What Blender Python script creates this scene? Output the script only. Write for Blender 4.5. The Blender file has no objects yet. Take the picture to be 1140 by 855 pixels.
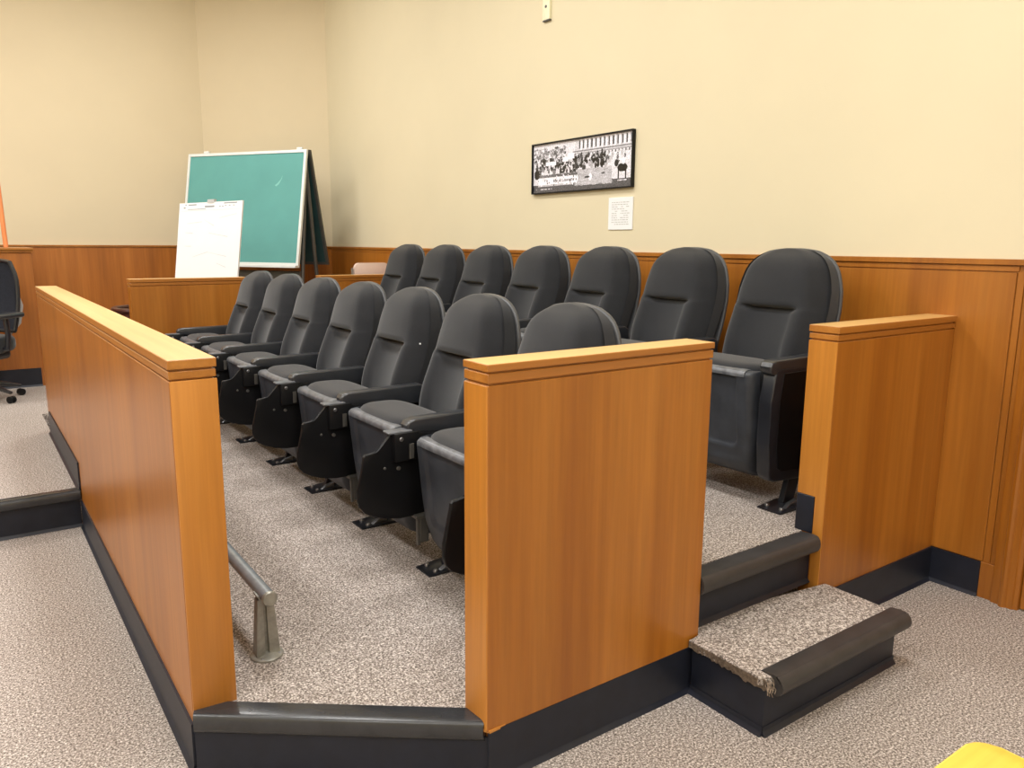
import bpy, bmesh, math, random
from mathutils import Vector, Matrix
random.seed(7)
C = bpy.context.scene.collection
PI = math.pi

# ------------------------------------------------------------------ materials
def srgb(r, g, b):
    def f(c):
        c /= 255.0
        return c / 12.92 if c <= 0.04045 else ((c + 0.055) / 1.055) ** 2.4
    return (f(r), f(g), f(b), 1.0)

def base_mat(name):
    m = bpy.data.materials.new(name)
    m.use_nodes = True
    nt = m.node_tree
    b = nt.nodes['Principled BSDF']
    return m, nt, b

def ramp(nt, stops):
    r = nt.nodes.new('ShaderNodeValToRGB')
    el = r.color_ramp.elements
    while len(el) < len(stops):
        el.new(0.5)
    for e, (p, c) in zip(el, stops):
        e.position = p
        e.color = c
    return r

def noise(nt, coord, scale, detail=4, rough=0.55, mapscale=None, rot=None):
    src = coord
    if mapscale or rot:
        mp = nt.nodes.new('ShaderNodeMapping')
        if mapscale: mp.inputs['Scale'].default_value = mapscale
        if rot: mp.inputs['Rotation'].default_value = rot
        nt.links.new(coord, mp.inputs['Vector'])
        src = mp.outputs['Vector']
    n = nt.nodes.new('ShaderNodeTexNoise')
    n.inputs['Scale'].default_value = scale
    n.inputs['Detail'].default_value = detail
    n.inputs['Roughness'].default_value = rough
    nt.links.new(src, n.inputs['Vector'])
    return n.outputs['Fac']

def mixc(nt, fac, a, b, mode='MIX'):
    n = nt.nodes.new('ShaderNodeMix')
    n.data_type = 'RGBA'
    n.blend_type = mode
    if hasattr(fac, 'default_value') or hasattr(fac, 'is_linked'):
        nt.links.new(fac, n.inputs[0])
    else:
        n.inputs[0].default_value = fac
    for i, v in ((6, a), (7, b)):
        if isinstance(v, tuple): n.inputs[i].default_value = v
        else: nt.links.new(v, n.inputs[i])
    return n.outputs[2]

def bump(nt, b, h, strength, dist):
    n = nt.nodes.new('ShaderNodeBump')
    n.inputs['Strength'].default_value = strength
    n.inputs['Distance'].default_value = dist
    nt.links.new(h, n.inputs['Height'])
    nt.links.new(n.outputs['Normal'], b.inputs['Normal'])

def plain(name, col, rough=0.5, metal=0.0, spec=0.5, var=0.06, vscale=9.0, bmp=0.0, bscale=200):
    m, nt, b = base_mat(name)
    tc = nt.nodes.new('ShaderNodeTexCoord').outputs['Object']
    f = noise(nt, tc, vscale, 5)
    dark = tuple(c * (1 - var) for c in col[:3]) + (1,)
    lite = tuple(min(1, c * (1 + var)) for c in col[:3]) + (1,)
    r = ramp(nt, [(0.3, dark), (0.7, lite)])
    nt.links.new(f, r.inputs[0])
    nt.links.new(r.outputs[0], b.inputs['Base Color'])
    b.inputs['Roughness'].default_value = rough
    b.inputs['Metallic'].default_value = metal
    b.inputs['Specular IOR Level'].default_value = spec
    if bmp:
        bump(nt, b, noise(nt, tc, bscale, 2), bmp, 0.002)
    return m

def wood(name, dark, mid, lite, axis='z', rough=0.36, coat=0.25, seed=0.0):
    m, nt, b = base_mat(name)
    tc = nt.nodes.new('ShaderNodeTexCoord').outputs['Object']
    ad = nt.nodes.new('ShaderNodeVectorMath'); ad.operation = 'ADD'
    ad.inputs[1].default_value = (seed, seed * 1.7, seed * .3)
    nt.links.new(tc, ad.inputs[0]); tc = ad.outputs[0]
    k = {'x': (0.35, 9, 9), 'y': (9, 0.35, 9), 'z': (9, 9, 0.35)}[axis]
    k2 = {'x': (0.5, 60, 60), 'y': (60, 0.5, 60), 'z': (60, 60, 2.2)}[axis]
    k3 = {'x': (0.25, 3, 3), 'y': (3, 0.25, 3), 'z': (3, 3, 0.5)}[axis]
    f1 = noise(nt, tc, 1.0, 6, 0.6, k)
    f2 = noise(nt, tc, 1.0, 4, 0.6, k2)
    f3 = noise(nt, tc, 1.0, 3, 0.5, k3)
    r = ramp(nt, [(0.28, dark), (0.5, mid), (0.74, lite)])
    nt.links.new(f1, r.inputs[0])
    r2 = ramp(nt, [(0.3, (0.80, 0.78, 0.74, 1)), (0.65, (1.06, 1.05, 1.03, 1))])
    nt.links.new(f2, r2.inputs[0])
    r3 = ramp(nt, [(0.3, (0.88, 0.86, 0.80, 1)), (0.7, (1.10, 1.10, 1.10, 1))])
    nt.links.new(f3, r3.inputs[0])
    c = mixc(nt, 0.6, r.outputs[0], r2.outputs[0], 'MULTIPLY')
    c = mixc(nt, 1.0, c, r3.outputs[0], 'MULTIPLY')
    nt.links.new(c, b.inputs['Base Color'])
    b.inputs['Roughness'].default_value = rough
    b.inputs['Coat Weight'].default_value = coat
    b.inputs['Coat Roughness'].default_value = 0.3
    return m

def carpet(name):
    m, nt, b = base_mat(name)
    tc = nt.nodes.new('ShaderNodeTexCoord').outputs['Object']
    n1 = noise(nt, tc, 150, 2, 0.8)
    n2 = noise(nt, tc, 80, 2, 0.7)
    n3 = noise(nt, tc, 1.3, 3, 0.6)
    r = ramp(nt, [(0.34, srgb(78, 70, 65)), (0.46, srgb(142, 132, 125)), (0.54, srgb(172, 162, 155)), (0.66, srgb(230, 222, 215))])
    nt.links.new(n1, r.inputs[0])
    r2 = ramp(nt, [(0.34, (0.66, 0.64, 0.62, 1)), (0.62, (1.16, 1.16, 1.16, 1))])
    nt.links.new(n2, r2.inputs[0])
    c = mixc(nt, 0.75, r.outputs[0], r2.outputs[0], 'MULTIPLY')
    r3 = ramp(nt, [(0.3, (0.94, 0.93, 0.92, 1)), (0.7, (1.03, 1.03, 1.03, 1))])
    nt.links.new(n3, r3.inputs[0])
    c = mixc(nt, 1.0, c, r3.outputs[0], 'MULTIPLY')
    nt.links.new(c, b.inputs['Base Color'])
    b.inputs['Roughness'].default_value = 0.95
    b.inputs['Specular IOR Level'].default_value = 0.1
    return m

def fabric(name, col):
    m, nt, b = base_mat(name)
    tc = nt.nodes.new('ShaderNodeTexCoord').outputs['Object']
    n1 = noise(nt, tc, 420, 2, 0.7)
    n2 = noise(nt, tc, 6, 4, 0.6)
    r = ramp(nt, [(0.3, tuple(c * .72 for c in col[:3]) + (1,)), (0.7, tuple(c * 1.25 for c in col[:3]) + (1,))])
    nt.links.new(n1, r.inputs[0])
    r2 = ramp(nt, [(0.3, (0.9, 0.9, 0.9, 1)), (0.7, (1.1, 1.1, 1.1, 1))])
    nt.links.new(n2, r2.inputs[0])
    nt.links.new(mixc(nt, 1.0, r.outputs[0], r2.outputs[0], 'MULTIPLY'), b.inputs['Base Color'])
    b.inputs['Roughness'].default_value = 0.9
    b.inputs['Specular IOR Level'].default_value = 0.2
    b.inputs['Sheen Weight'].default_value = 0.25
    b.inputs['Sheen Roughness'].default_value = 0.5
    bump(nt, b, n1, 0.25, 0.001)
    return m

def colour_attr(name, rough=0.3):
    m, nt, b = base_mat(name)
    a = nt.nodes.new('ShaderNodeAttribute'); a.attribute_name = 'Col'
    nt.links.new(a.outputs['Color'], b.inputs['Base Color'])
    b.inputs['Roughness'].default_value = rough
    return m

def emit(name, col, s):
    m, nt, b = base_mat(name)
    b.inputs['Base Color'].default_value = col
    b.inputs['Emission Color'].default_value = col
    b.inputs['Emission Strength'].default_value = s
    return m

WD, WM, WL = srgb(148, 87, 25), srgb(164, 101, 31), srgb(179, 116, 43)
M = {
    'wood': wood('wood_veneer', WD, WM, WL),
    'wood_end': wood('wood_end_face', srgb(170, 108, 38), srgb(187, 122, 46), srgb(202, 138, 60), seed=3.1),
    'wood_cap_x': wood('wood_cap_across', srgb(150, 92, 34), srgb(170, 110, 44), srgb(188, 128, 60), 'x', rough=.34, seed=5.3),
    'wood_cap_y': wood('wood_cap_along', srgb(150, 92, 34), srgb(170, 110, 44), srgb(188, 128, 60), 'y', rough=.34, seed=1.3),
    'wood_top_x': wood('lit_worn_wood_top_across', srgb(200, 154, 88), srgb(213, 170, 104), srgb(224, 186, 126), 'x', rough=.34, seed=5.3),  # paler cap tops: wear plus overhead light reflection put into the colour
    'wood_top_y': wood('lit_worn_wood_top_along', srgb(200, 154, 88), srgb(213, 170, 104), srgb(224, 186, 126), 'y', rough=.34, seed=1.3),
    'wood_far': wood('wood_far_panelling', srgb(146, 84, 28), srgb(168, 100, 36), srgb(186, 116, 48), seed=8.1),
    'wall': plain('cream_paint', srgb(219, 208, 178), 0.75, var=.02, vscale=1.4, spec=.25, bmp=.05, bscale=90),
    'wall_far': plain('cream_paint_far', srgb(218, 203, 172), 0.8, var=.02, vscale=1.4, spec=.2),
    'ceiling': plain('white_ceiling', srgb(238, 236, 228), 0.9, var=.02),
    'carpet': carpet('speckled_carpet'),
    'vinyl': plain('black_vinyl', srgb(29, 32, 43), 0.42, var=.2, vscale=14, spec=.4),
    'vinyl_foot': plain('grey_vinyl_foot', srgb(92, 90, 94), 0.5, var=.15, vscale=20),
    'nosing': plain('dark_rubber', srgb(48, 49, 52), 0.24, var=.22, vscale=12, spec=.6),
    'nosing_worn': plain('worn_rubber', srgb(54, 52, 52), 0.42, var=.22, vscale=14, spec=.5),
    'fabric': fabric('charcoal_fabric', srgb(39, 40, 43)),
    'plastic': plain('black_plastic', srgb(29, 31, 37), 0.33, var=.25, vscale=11, spec=.6),
    'shell': plain('seat_shell_plastic', srgb(54, 57, 63), 0.45, var=.3, vscale=9, spec=.45),
    'arm': plain('armrest_plastic', srgb(44, 46, 50), 0.3, var=.15, vscale=14, spec=.8),
    'shell_rim': plain('worn_grey_rim', srgb(92, 94, 98), 0.35, var=.45, vscale=30),
    'back_shell': plain('back_shell_plastic', srgb(74, 75, 78), 0.4, var=.1),
    'black': plain('matt_black', srgb(11, 12, 15), 0.5, var=.15, spec=.3),
    'steel': plain('brushed_steel', srgb(150, 150, 152), 0.35, metal=.9, var=.2, vscale=20),
    'pewter': plain('pewter_cast_metal', srgb(158, 156, 148), 0.42, metal=.6, var=.2, vscale=35),
    'rail': plain('grey_painted_rail', srgb(150, 158, 167), 0.25, metal=.4, var=.12, vscale=25),
    'silver': plain('silver_plastic', srgb(190, 192, 194), 0.35, metal=.3),
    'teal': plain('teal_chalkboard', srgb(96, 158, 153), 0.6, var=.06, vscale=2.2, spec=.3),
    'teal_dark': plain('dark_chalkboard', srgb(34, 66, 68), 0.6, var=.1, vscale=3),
    'alu': plain('aluminium_frame', srgb(225, 228, 226), 0.4, metal=.15, var=.04),
    'stand': plain('dark_stand_metal', srgb(86, 84, 80), 0.5, metal=.4, var=.1),
    'paper': plain('white_paper', srgb(236, 237, 238), 0.8, var=.01, vscale=6),
    'paper_mark': plain('grey_print', srgb(150, 152, 156), 0.8),
    'crease': plain('paper_crease_grey', srgb(212, 214, 218), 0.8),
    'ink': plain('pale_print', srgb(188, 188, 184), 0.8),
    'beige': plain('beige_vinyl', srgb(214, 190, 178), 0.55, var=.03),
    'brown': plain('dark_brown_wood', srgb(70, 32, 22), 0.35, var=.2, vscale=12),
    'orange': plain('orange_wood_stick', srgb(232, 140, 84), 0.5, var=.06),
    'yellow': wood('yellow_laminate', srgb(222, 182, 62), srgb(232, 196, 76), srgb(240, 208, 96), 'x', rough=.3),
    'mesh': plain('mesh_fabric', srgb(50, 54, 66), 0.8, var=.2, vscale=60),
    'photo': colour_attr('monochrome_photo'),
    'ivory': plain('ivory_plastic', srgb(244, 240, 208), 0.5, var=.02),
    'frayed': plain('frayed_carpet_edge', srgb(140, 124, 108), 0.95, var=.45, vscale=90, bmp=.8, bscale=150),
    'chalk': plain('chalk_smudge', srgb(128, 190, 182), 0.8),
    'glow': emit('light_diffuser', (1, .985, .955, 1), 3.0),
}

# ------------------------------------------------------------------ mesh helpers
def link(name, me, parent=None, mat=None):
    o = bpy.data.objects.new(name, me)
    C.objects.link(o)
    if mat is not None: me.materials.append(mat)
    if parent is not None: o.parent = parent
    return o

def obj(name, bm, mat, parent=None, smooth=35, origin=None):
    """link bm (built in the thing's own space + origin) as one mesh object"""
    if origin is not None:
        bmesh.ops.translate(bm, verts=bm.verts, vec=-Vector(origin))
    bmesh.ops.recalc_face_normals(bm, faces=bm.faces)
    me = bpy.data.meshes.new(name)
    bm.to_mesh(me); bm.free()
    if smooth:
        for p in me.polygons: p.use_smooth = True
        me.set_sharp_from_angle(angle=math.radians(smooth))
    return link(name, me, parent, mat)

def tag(o, label=None, cat=None, group=None, kind=None):
    if label: o['label'] = label
    if cat: o['category'] = cat
    if group: o['group'] = group
    if kind: o['kind'] = kind
    return o

def thing(name, label, cat, loc=(0, 0, 0), rz=0.0, group=None):
    o = bpy.data.objects.new(name, None)
    o.empty_display_size = .1
    C.objects.link(o)
    o.location = loc; o.rotation_euler = (0, 0, rz)
    return tag(o, label, cat, group)

def struct(name, bm, mat, smooth=35):
    return tag(obj(name, bm, mat, None, smooth), kind='structure')

def box(bm, a, b, bev=0.0, seg=2):
    r = bmesh.ops.create_cube(bm, size=1.0)
    vs = r['verts']
    for v in vs:
        v.co = Vector([(a[i] + b[i]) / 2 + v.co[i] * (b[i] - a[i]) for i in range(3)])
    if bev:
        es = {e for v in vs for e in v.link_edges}
        bmesh.ops.bevel(bm, geom=list(es), offset=bev, segments=seg, affect='EDGES', profile=.5)
    return bm

def prism(bm, pts, axis, lo, hi, bev=0.0, seg=2):
    """polygon pts (2-D) extruded along axis between lo and hi"""
    def p3(p, h):
        if axis == 'y': return (p[0], h, p[1])
        if axis == 'x': return (h, p[0], p[1])
        return (p[0], p[1], h)
    A = [bm.verts.new(p3(p, lo)) for p in pts]
    B = [bm.verts.new(p3(p, hi)) for p in pts]
    f0 = bm.faces.new(A); f1 = bm.faces.new(list(reversed(B)))
    n = len(pts)
    for i in range(n):
        bm.faces.new((A[i], B[i], B[(i + 1) % n], A[(i + 1) % n]))
    if bev:
        es = set(f0.edges) | set(f1.edges)
        bmesh.ops.bevel(bm, geom=list(es), offset=bev, segments=seg, affect='EDGES', profile=.5)
    return bm

def tube(bm, pts, r, n=12, cap=True, flat=1.0):
    pts = [Vector(p) for p in pts]
    rs = r if isinstance(r, (list, tuple)) else [r] * len(pts)
    rings = []
    up = None
    for i, p in enumerate(pts):
        d = (pts[min(i + 1, len(pts) - 1)] - pts[max(i - 1, 0)]).normalized()
        if up is None:
            up = Vector((0, 0, 1)) if abs(d.z) < .9 else Vector((1, 0, 0))
        s = d.cross(up).normalized()
        u = s.cross(d).normalized()
        up = u
        rings.append([bm.verts.new(p + (s * math.cos(2 * PI * k / n) + u * math.sin(2 * PI * k / n) * flat) * rs[i]) for k in range(n)])
    for a, b in zip(rings, rings[1:]):
        for k in range(n):
            bm.faces.new((a[k], a[(k + 1) % n], b[(k + 1) % n], b[k]))
    if cap:
        bm.faces.new(list(reversed(rings[0]))); bm.faces.new(rings[-1])
    return bm

def lathe(bm, prof, c, axis='z', n=20):
    rings = []
    for r, h in prof:
        ring = []
        for k in range(n):
            a = 2 * PI * k / n
            u, v = r * math.cos(a), r * math.sin(a)
            if axis == 'z': q = (u, v, h)
            elif axis == 'y': q = (u, h, v)
            else: q = (h, u, v)
            ring.append(bm.verts.new(Vector(c) + Vector(q)))
        rings.append(ring)
    for a, b in zip(rings, rings[1:]):
        for k in range(n):
            bm.faces.new((a[k], a[(k + 1) % n], b[(k + 1) % n], b[k]))
    bm.faces.new(rings[0]); bm.faces.new(rings[-1])
    return bm

def NB(): return bmesh.new()

def interp(tab, x):
    if x <= tab[0][0]: return tab[0][1]
    for (a, fa), (b, fb) in zip(tab, tab[1:]):
        if x <= b:
            t = (x - a) / (b - a)
            t2 = t
            return fa + (fb - fa) * t2
    return tab[-1][1]

def sm(a, b, x):
    t = max(0, min(1, (x - a) / (b - a)))
    return t * t * (3 - 2 * t)

# ------------------------------------------------------------------ measured layout
XW = 3.4958                     # face of the panelled right wall
Z1, Z2, ZL, ZS = 0.181, 0.394, 0.20, 0.197
XRl, XRr = 0.4265, 0.5455       # front rail
YRn, YRf = 2.15, 6.15
XPl, XPr, YPn, YPf = 1.0775, 1.9361, 1.62, 1.734
XQl, YQn, YQf = 2.6217, 1.616, 1.736
YPM = 6.63                      # far partitions
YST = 4.51                      # step up on the left
FARY = 9.51
CH0 = (XW, 8.47); CH1 = (2.44, FARY)
ZC = 4.45
YB = -3.6
XL = -5.0

# ------------------------------------------------------------------ floors and walls
struct('floor', box(NB(), (XL, YB, -.1), (XW + .1, FARY + .6, 0)), M['carpet'])
tag(struct('floor', prism(NB(), [(XL, YST + .03), (XRl - .001, YST + .03), (XRl - .001, YPM + .115), (XW + .1, YPM + .115), (XW + .1, FARY + .4), (XL, FARY + .4)], 'z', .002, ZL), M['carpet']),
    'raised carpeted floor left of and beyond the jury box', None)
tag(struct('floor', prism(NB(), [(XRl + .06, YRn + .02), (.56, 2.105), (1.07, 1.725), (XPl + .02, YPf - .03), (1.945, YPf - .03), (1.945, YPM + .11), (XRl + .06, YPM + .11)], 'z', .001, Z1), M['carpet']),
    'lower carpeted tier of the jury box', None)
tag(struct('floor', prism(NB(), [(1.947, YPf - .03), (XQl + .02, YPf - .03), (XW + .05, YPf - .03), (XW + .05, YPM + .11), (1.947, YPM + .11)], 'z', .001, Z2), M['carpet']),
    'upper carpeted tier of the jury box', None)

bm = box(NB(), (XW + .016, YB, 0), (XW + .12, CH0[1] + .02, ZC))
struct('wall_right', bm, M['wall'], 0)
def slab(p0, p1, t, z0, z1):
    p0, p1 = Vector(p0), Vector(p1)
    d = (p1 - p0).normalized(); n = Vector((d.y, -d.x))
    return prism(NB(), [tuple(p0), tuple(p1), tuple(p1 + n * t), tuple(p0 + n * t)], 'z', z0, z1)
struct('wall_far', slab((CH0[0] + .016, CH0[1]), (CH1[0], CH1[1] + .02), .1, 0, ZC), M['wall_far'], 0)
struct('wall_far', box(NB(), (XL, FARY + .02, 0), (CH1[0] + .1, FARY + .12, ZC)), M['wall_far'], 0)
struct('wall_left', box(NB(), (XL - .1, YB, 0), (XL, FARY + .1, ZC)), M['wall'], 0)
struct('wall_back', box(NB(), (XL, YB - .1, 0), (XW + .1, YB, ZC)), M['wall'], 0)
struct('ceiling', box(NB(), (XL - .1, YB - .1, ZC), (XW + .2, FARY + .6, ZC + .1)), M['ceiling'], 0)

# wainscot on the right wall, with its grooves cut as real gaps
bm = NB()
box(bm, (XW + .007, 1.345, .0), (XW + .016, 8.46, 1.44))
box(bm, (XW, 1.399, .16), (XW + .0072, 8.46, 1.3955), .0012, 1)
box(bm, (XW, 1.3925, 1.4005), (XW + .0072, 8.46, 1.4215), .001, 1)
box(bm, (XW, 1.369, .16), (XW + .0072, 1.394, 1.399), .001, 1)
box(bm, (XW, 1.345, .16), (XW + .0072, 1.365, 1.4215), .001, 1)
box(bm, (XW - .006, 1.340, .0), (XW + .016, 1.4015, .160), .0015, 1)
struct('trim_1', bm, M['wood'])
struct('trim_2', box(NB(), (XW - .008, 1.345, 1.4255), (XW + .016, 8.463, 1.4495), .002, 1), M['wood'])
# baseboard, right wall
def base_run(p0, p1, z0, z1, t=.008, foot=True):
    """vinyl cove base on the right-hand side of p0->p1"""
    p0, p1 = Vector(p0), Vector(p1)
    d = (p1 - p0).normalized(); n = Vector((d.y, -d.x))
    bm = prism(NB(), [tuple(p0), tuple(p1), tuple(p1 + n * t), tuple(p0 + n * t)], 'z', z0 + .012, z1)
    def P(q, s, z): v = q + n * s; return bm.verts.new((v.x, v.y, z))
    prof = [(0, z0 + .013), (t, z0 + .016), (t + .003, z0 + .008), (t + .009, z0 + .003), (t + .011, z0 - .0005), (0, z0 - .0005)]
    A = [P(p0, *q) for q in prof]; B = [P(p1, *q) for q in prof]
    bm.faces.new(A); bm.faces.new(list(reversed(B)))
    for i in range(len(prof)):
        bm.faces.new((A[i], B[i], B[(i + 1) % len(prof)], A[(i + 1) % len(prof)]))
    return bm
struct('baseboard_right', base_run((XW, YQn), (XW, 1.4015), 0, .158), M['vinyl'])

# door casing and door beyond the frame edge
bm = NB()
prof = [(XW + .016, 1.345), (XW - .012, 1.345), (XW - .016, 1.338), (XW - .016, 1.312), (XW - .030, 1.306), (XW - .034, 1.294), (XW - .030, 1.284), (XW - .022, 1.279), (XW - .022, 1.258), (XW - .014, 1.254), (XW - .010, 1.240), (XW + .016, 1.236)]
prism(bm, prof, 'z', 0, 2.2)
struct('trim_3', bm, M['wood'])
bm = NB()
box(bm, (XW - .0, .28, .008), (XW + .015, 1.236, 2.14), .002, 1)
struct('door_1', bm, M['wood'])

# far wainscot with cap
def wains(p0, p1, z0, name1, name2, name3):
    d = (Vector(p1) - Vector(p0)).normalized()
    struct(name1, slab(p0, p1, .02, z0, 1.428), M['wood_far'], 0)
    n = Vector((d.y, -d.x))
    q0 = tuple(Vector(p0) - n * .01); q1 = tuple(Vector(p1) - n * .01)
    struct(name2, slab(q0, q1, .03, 1.432, 1.4495), M['wood'], 0)
# (the room side of these walls is on the left of the direction corner -> far left)
wains((CH0[0] + .002, CH0[1] - .0), (CH1[0], CH1[1]), ZL, 'trim_4', 'trim_5', None)
bm = box(NB(), (XL, FARY, ZL), (CH1[0], FARY + .02, 1.428)); struct('trim_6', bm, M['wood_far'], 0)
bm = box(NB(), (XL, FARY - .012, 1.432), (CH1[0], FARY + .02, 1.4495)); struct('trim_7', bm, M['wood'], 0)

# ------------------------------------------------------------------ partitions of the jury box
def partition(label, x0, x1, y0, y1, z0, ztop, za, zb, axis, pieces=(), cap_over=.003):
    cx, cy = (x0 + x1) / 2, (y0 + y1) / 2
    t = thing('partition', label, 'partition', (cx, cy, z0))
    o = (cx, cy, z0)
    bm = NB()
    if pieces:
        for a, b in pieces: box(bm, a, b, .002, 1)
    else:
        box(bm, (x0, y0, z0), (x1, y1, zb - .005), .002, 1)
    box(bm, (x0 + .007, y0 + .007, zb - .02), (x1 - .007, y1 - .007, ztop - .005))
    obj('panel', bm, M['wood'], t, origin=o)
    obj('moulding', box(NB(), (x0 - .001, y0 - .001, zb), (x1 + .001, y1 + .001, za - .005), .002, 1), M['wood_cap_' + axis], t, origin=o)
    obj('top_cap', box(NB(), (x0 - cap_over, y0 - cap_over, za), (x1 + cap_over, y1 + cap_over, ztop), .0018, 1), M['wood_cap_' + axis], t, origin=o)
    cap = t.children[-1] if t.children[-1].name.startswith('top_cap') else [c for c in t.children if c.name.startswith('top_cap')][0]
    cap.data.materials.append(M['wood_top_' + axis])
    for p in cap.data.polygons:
        if p.normal.z > .9: p.material_index = 1  # upward face only: paler tone with the light on it painted in
    return t, o

# front rail (long, left)
t, o = partition('long wooden front rail of the jury box, running away on the left', XRl, XRr, YRn, YRf, 0, 1.1925, 1.167, 1.140, 'y',
                 pieces=[((XRl, YRn + .004, .0), (XRr, YRf, 1.135))])
obj('end_face', box(NB(), (XRl + .001, YRn - .003, .178), (XRr + .003, YRn + .004, 1.136), .0025, 2), M['wood_end'], t, origin=o)
def strip_left(x, ya, yb, z0, z1):
    """cove base on the -X side of plane x"""
    return base_run((x, yb), (x, ya), z0, z1)
def flip(bm, x):
    for v in bm.verts: v.co.x = 2 * x - v.co.x
    return bm
obj('base_strip', strip_left(XRl, YRn, YST, 0, .146), M['vinyl'], t, origin=o)
obj('base_strip', strip_left(XRl, YST + .01, 6.03, ZL, .352), M['vinyl'], t, origin=o)

# front partition P
t, o = partition('short freestanding wooden partition in the foreground between the two aisles', XPl, XPr, YPn, YPf, 0, 1.1957, 1.176, 1.1453, 'x',
                 pieces=[((XPl, YPn, .162), (XPr, YPf, 1.1403)), ((XPl + .012, YPn + .004, 0), (XPr - .004, YPf, .165))])
obj('end_face', box(NB(), (XPl - .003, YPn + .002, .166), (XPl + .004, YPf - .001, 1.1395), .002, 1), M['wood_end'], t, origin=o)
obj('base_strip', base_run((XPl + .004, YPn + .006), (XPr, YPn + .006), 0, .164), M['vinyl'], t, origin=o)
obj('chipped_corner', prism(NB(), [(XPl + .006, YPn - .004), (XPl + .06, YPn - .001), (XPl + .03, YPn + .03), (XPl - .02, YPn + .04)], 'z', .160, .168), M['wood_end'], t, origin=o)

# right partition Q
t, o = partition('wooden partition joining the right wall beside the carpeted box step', XQl, XW - .0005, YQn, YQf, 0, 1.2052, 1.1791, 1.1533, 'x',
                 pieces=[((XQl, YQn, 0.0), (XW - .0005, YQf, 1.1483))])
bm = NB()
prism(bm, [(YQn + .001, .166), (YQn + .042, .166), (YQn + .042, .545), (YQf - .001, .545), (YQf - .001, 1.1475), (YQn + .001, 1.1475)], 'x', XQl - .003, XQl + .004)
obj('end_face', bm, M['wood_end'], t, origin=o)
obj('end_base', box(NB(), (XQl - .006, YQn + .044, Z2 + .002), (XQl + .004, YQf - .001, .543), .001, 1), M['vinyl'], t, origin=o)
obj('base_strip', base_run((2.66, YQn), (XW - .009, YQn), 0, .158), M['vinyl'], t, origin=o)

# far partitions
t, o = partition('far wooden partition below the white paper pad', 1.085, 1.972, YPM, YPM + .112, 0, 1.2052, 1.1791, 1.1533, 'x')
t, o = partition('far wooden partition against the right wall, below the beige chair back', 2.63, XW - .0005, YPM, YPM + .112, 0, 1.2052, 1.1791, 1.1533, 'x')

# ------------------------------------------------------------------ risers and nosings
def nosing(bm, p0, p1, ztop, depth=.075, lip=.05, over=.022, skew0=0, skew1=0):
    """rubber stair nosing; p0->p1 is the riser line, the front is on its right"""
    p0, p1 = Vector(p0), Vector(p1)
    d = (p1 - p0).normalized(); n = Vector((d.y, -d.x))
    prof = [(-depth, ztop + .001), (-depth, ztop + .004), (0, ztop + .009), (over * .5, ztop + .007)]
    for k in range(7):
        a = PI / 2 - k * PI / 6 * .92
        prof.append((over * .35 + over * .65 * math.cos(a), ztop - lip * .42 + (lip * .55) * math.sin(a)))
    prof += [(over * .2, ztop - lip), (-.002, ztop - lip), (-.002, ztop - .012), (-depth + .01, ztop + .0005)]
    A = [bm.verts.new((p0 + n * s - d * skew0 * s).to_tuple() + (z,)) for s, z in prof]
    B = [bm.verts.new((p1 + n * s + d * skew1 * s).to_tuple() + (z,)) for s, z in prof]
    bm.faces.new(A); bm.faces.new(list(reversed(B)))
    for i in range(len(prof)):
        bm.faces.new((A[i], B[i], B[(i + 1) % len(prof)], A[(i + 1) % len(prof)]))
    return bm
# entrance step on the chamfer
R0, R1 = (.428, 2.146), (1.086, 1.642)
struct('trim_8', nosing(NB(), R0, R1, Z1, .058, .055, .02, -.2, -.35), M['nosing'])
struct('trim_9', base_run(R0, (1.0985, 1.6325), 0, Z1 - .045, .006), M['vinyl'])
# platform nosing between the partitions
struct('trim_10', nosing(NB(), (1.938, 1.640), (2.60, 1.640), Z2, .052, .06, .034), M['nosing_worn'])
struct('trim_11', base_run((1.938, 1.668), (2.618, 1.668), ZS, Z2 - .05, .006), M['vinyl'])
# step up on the left
struct('trim_12', nosing(NB(), (XL, YST + .012), (XRl - .008, YST + .012), ZL, .05, .05, .022), M['nosing'])
struct('trim_13', base_run((XL, YST + .028), (XRl - .009, YST + .028), 0, ZL - .042, .006), M['vinyl'])

# box step
SX0, SX1, SY0, SY1 = 1.897, 2.655, 1.318, 1.612
t = thing('box_step', 'carpeted black box step in front of the right aisle', 'step', ((SX0 + SX1) / 2, (SY0 + SY1) / 2, 0)); o = t.location.copy()
bm = NB(); box(bm, (SX0, SY0, .001), (SX1, SY1, .168), .006, 2); obj('body', bm, M['vinyl'], t, origin=o)
bm = base_run((SX0, SY0), (SX1, SY0), 0, .03, .002); obj('cove_foot', bm, M['vinyl'], t, origin=o)
bm = base_run((SX0, SY1), (SX0, SY0), 0, .03, .002); obj('cove_foot', bm, M['vinyl'], t, origin=o)
bm = NB()
prism(bm, [(SX0 - .012, SY0 + .012), (SX0 + .03, SY0 - .012), (SX1 + .002, SY0), (SX1 + .004, SY1), (2.3, SY1 + .05), (SX0 + .042, SY1 + .05), (SX0 + .04, SY1), (SX0 - .014, SY1)], 'z', .168, ZS, .004, 2)
obj('carpet_tread', bm, M['carpet'], t, origin=o)
bm = NB()
N = 36
top, bot = [], []
for i in range(N + 1):
    f = i / N
    y = SY1 - f * (SY1 - SY0 + .004)
    jag = random.uniform(-.006, .006)
    xoff = SX0 - .0155 + (.012 if f > .93 else 0)
    top.append(bm.verts.new((xoff, y, ZS - .004)))
    bot.append(bm.verts.new((xoff + .002 + random.uniform(-.003, .003), y, ZS - .026 - .016 * f * f + jag)))
for i in range(N): bm.faces.new((top[i], top[i + 1], bot[i + 1], bot[i]))
bmesh.ops.solidify(bm, geom=bm.faces[:], thickness=.004)
obj('frayed_edge', bm, M['frayed'], t, origin=o)
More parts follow.
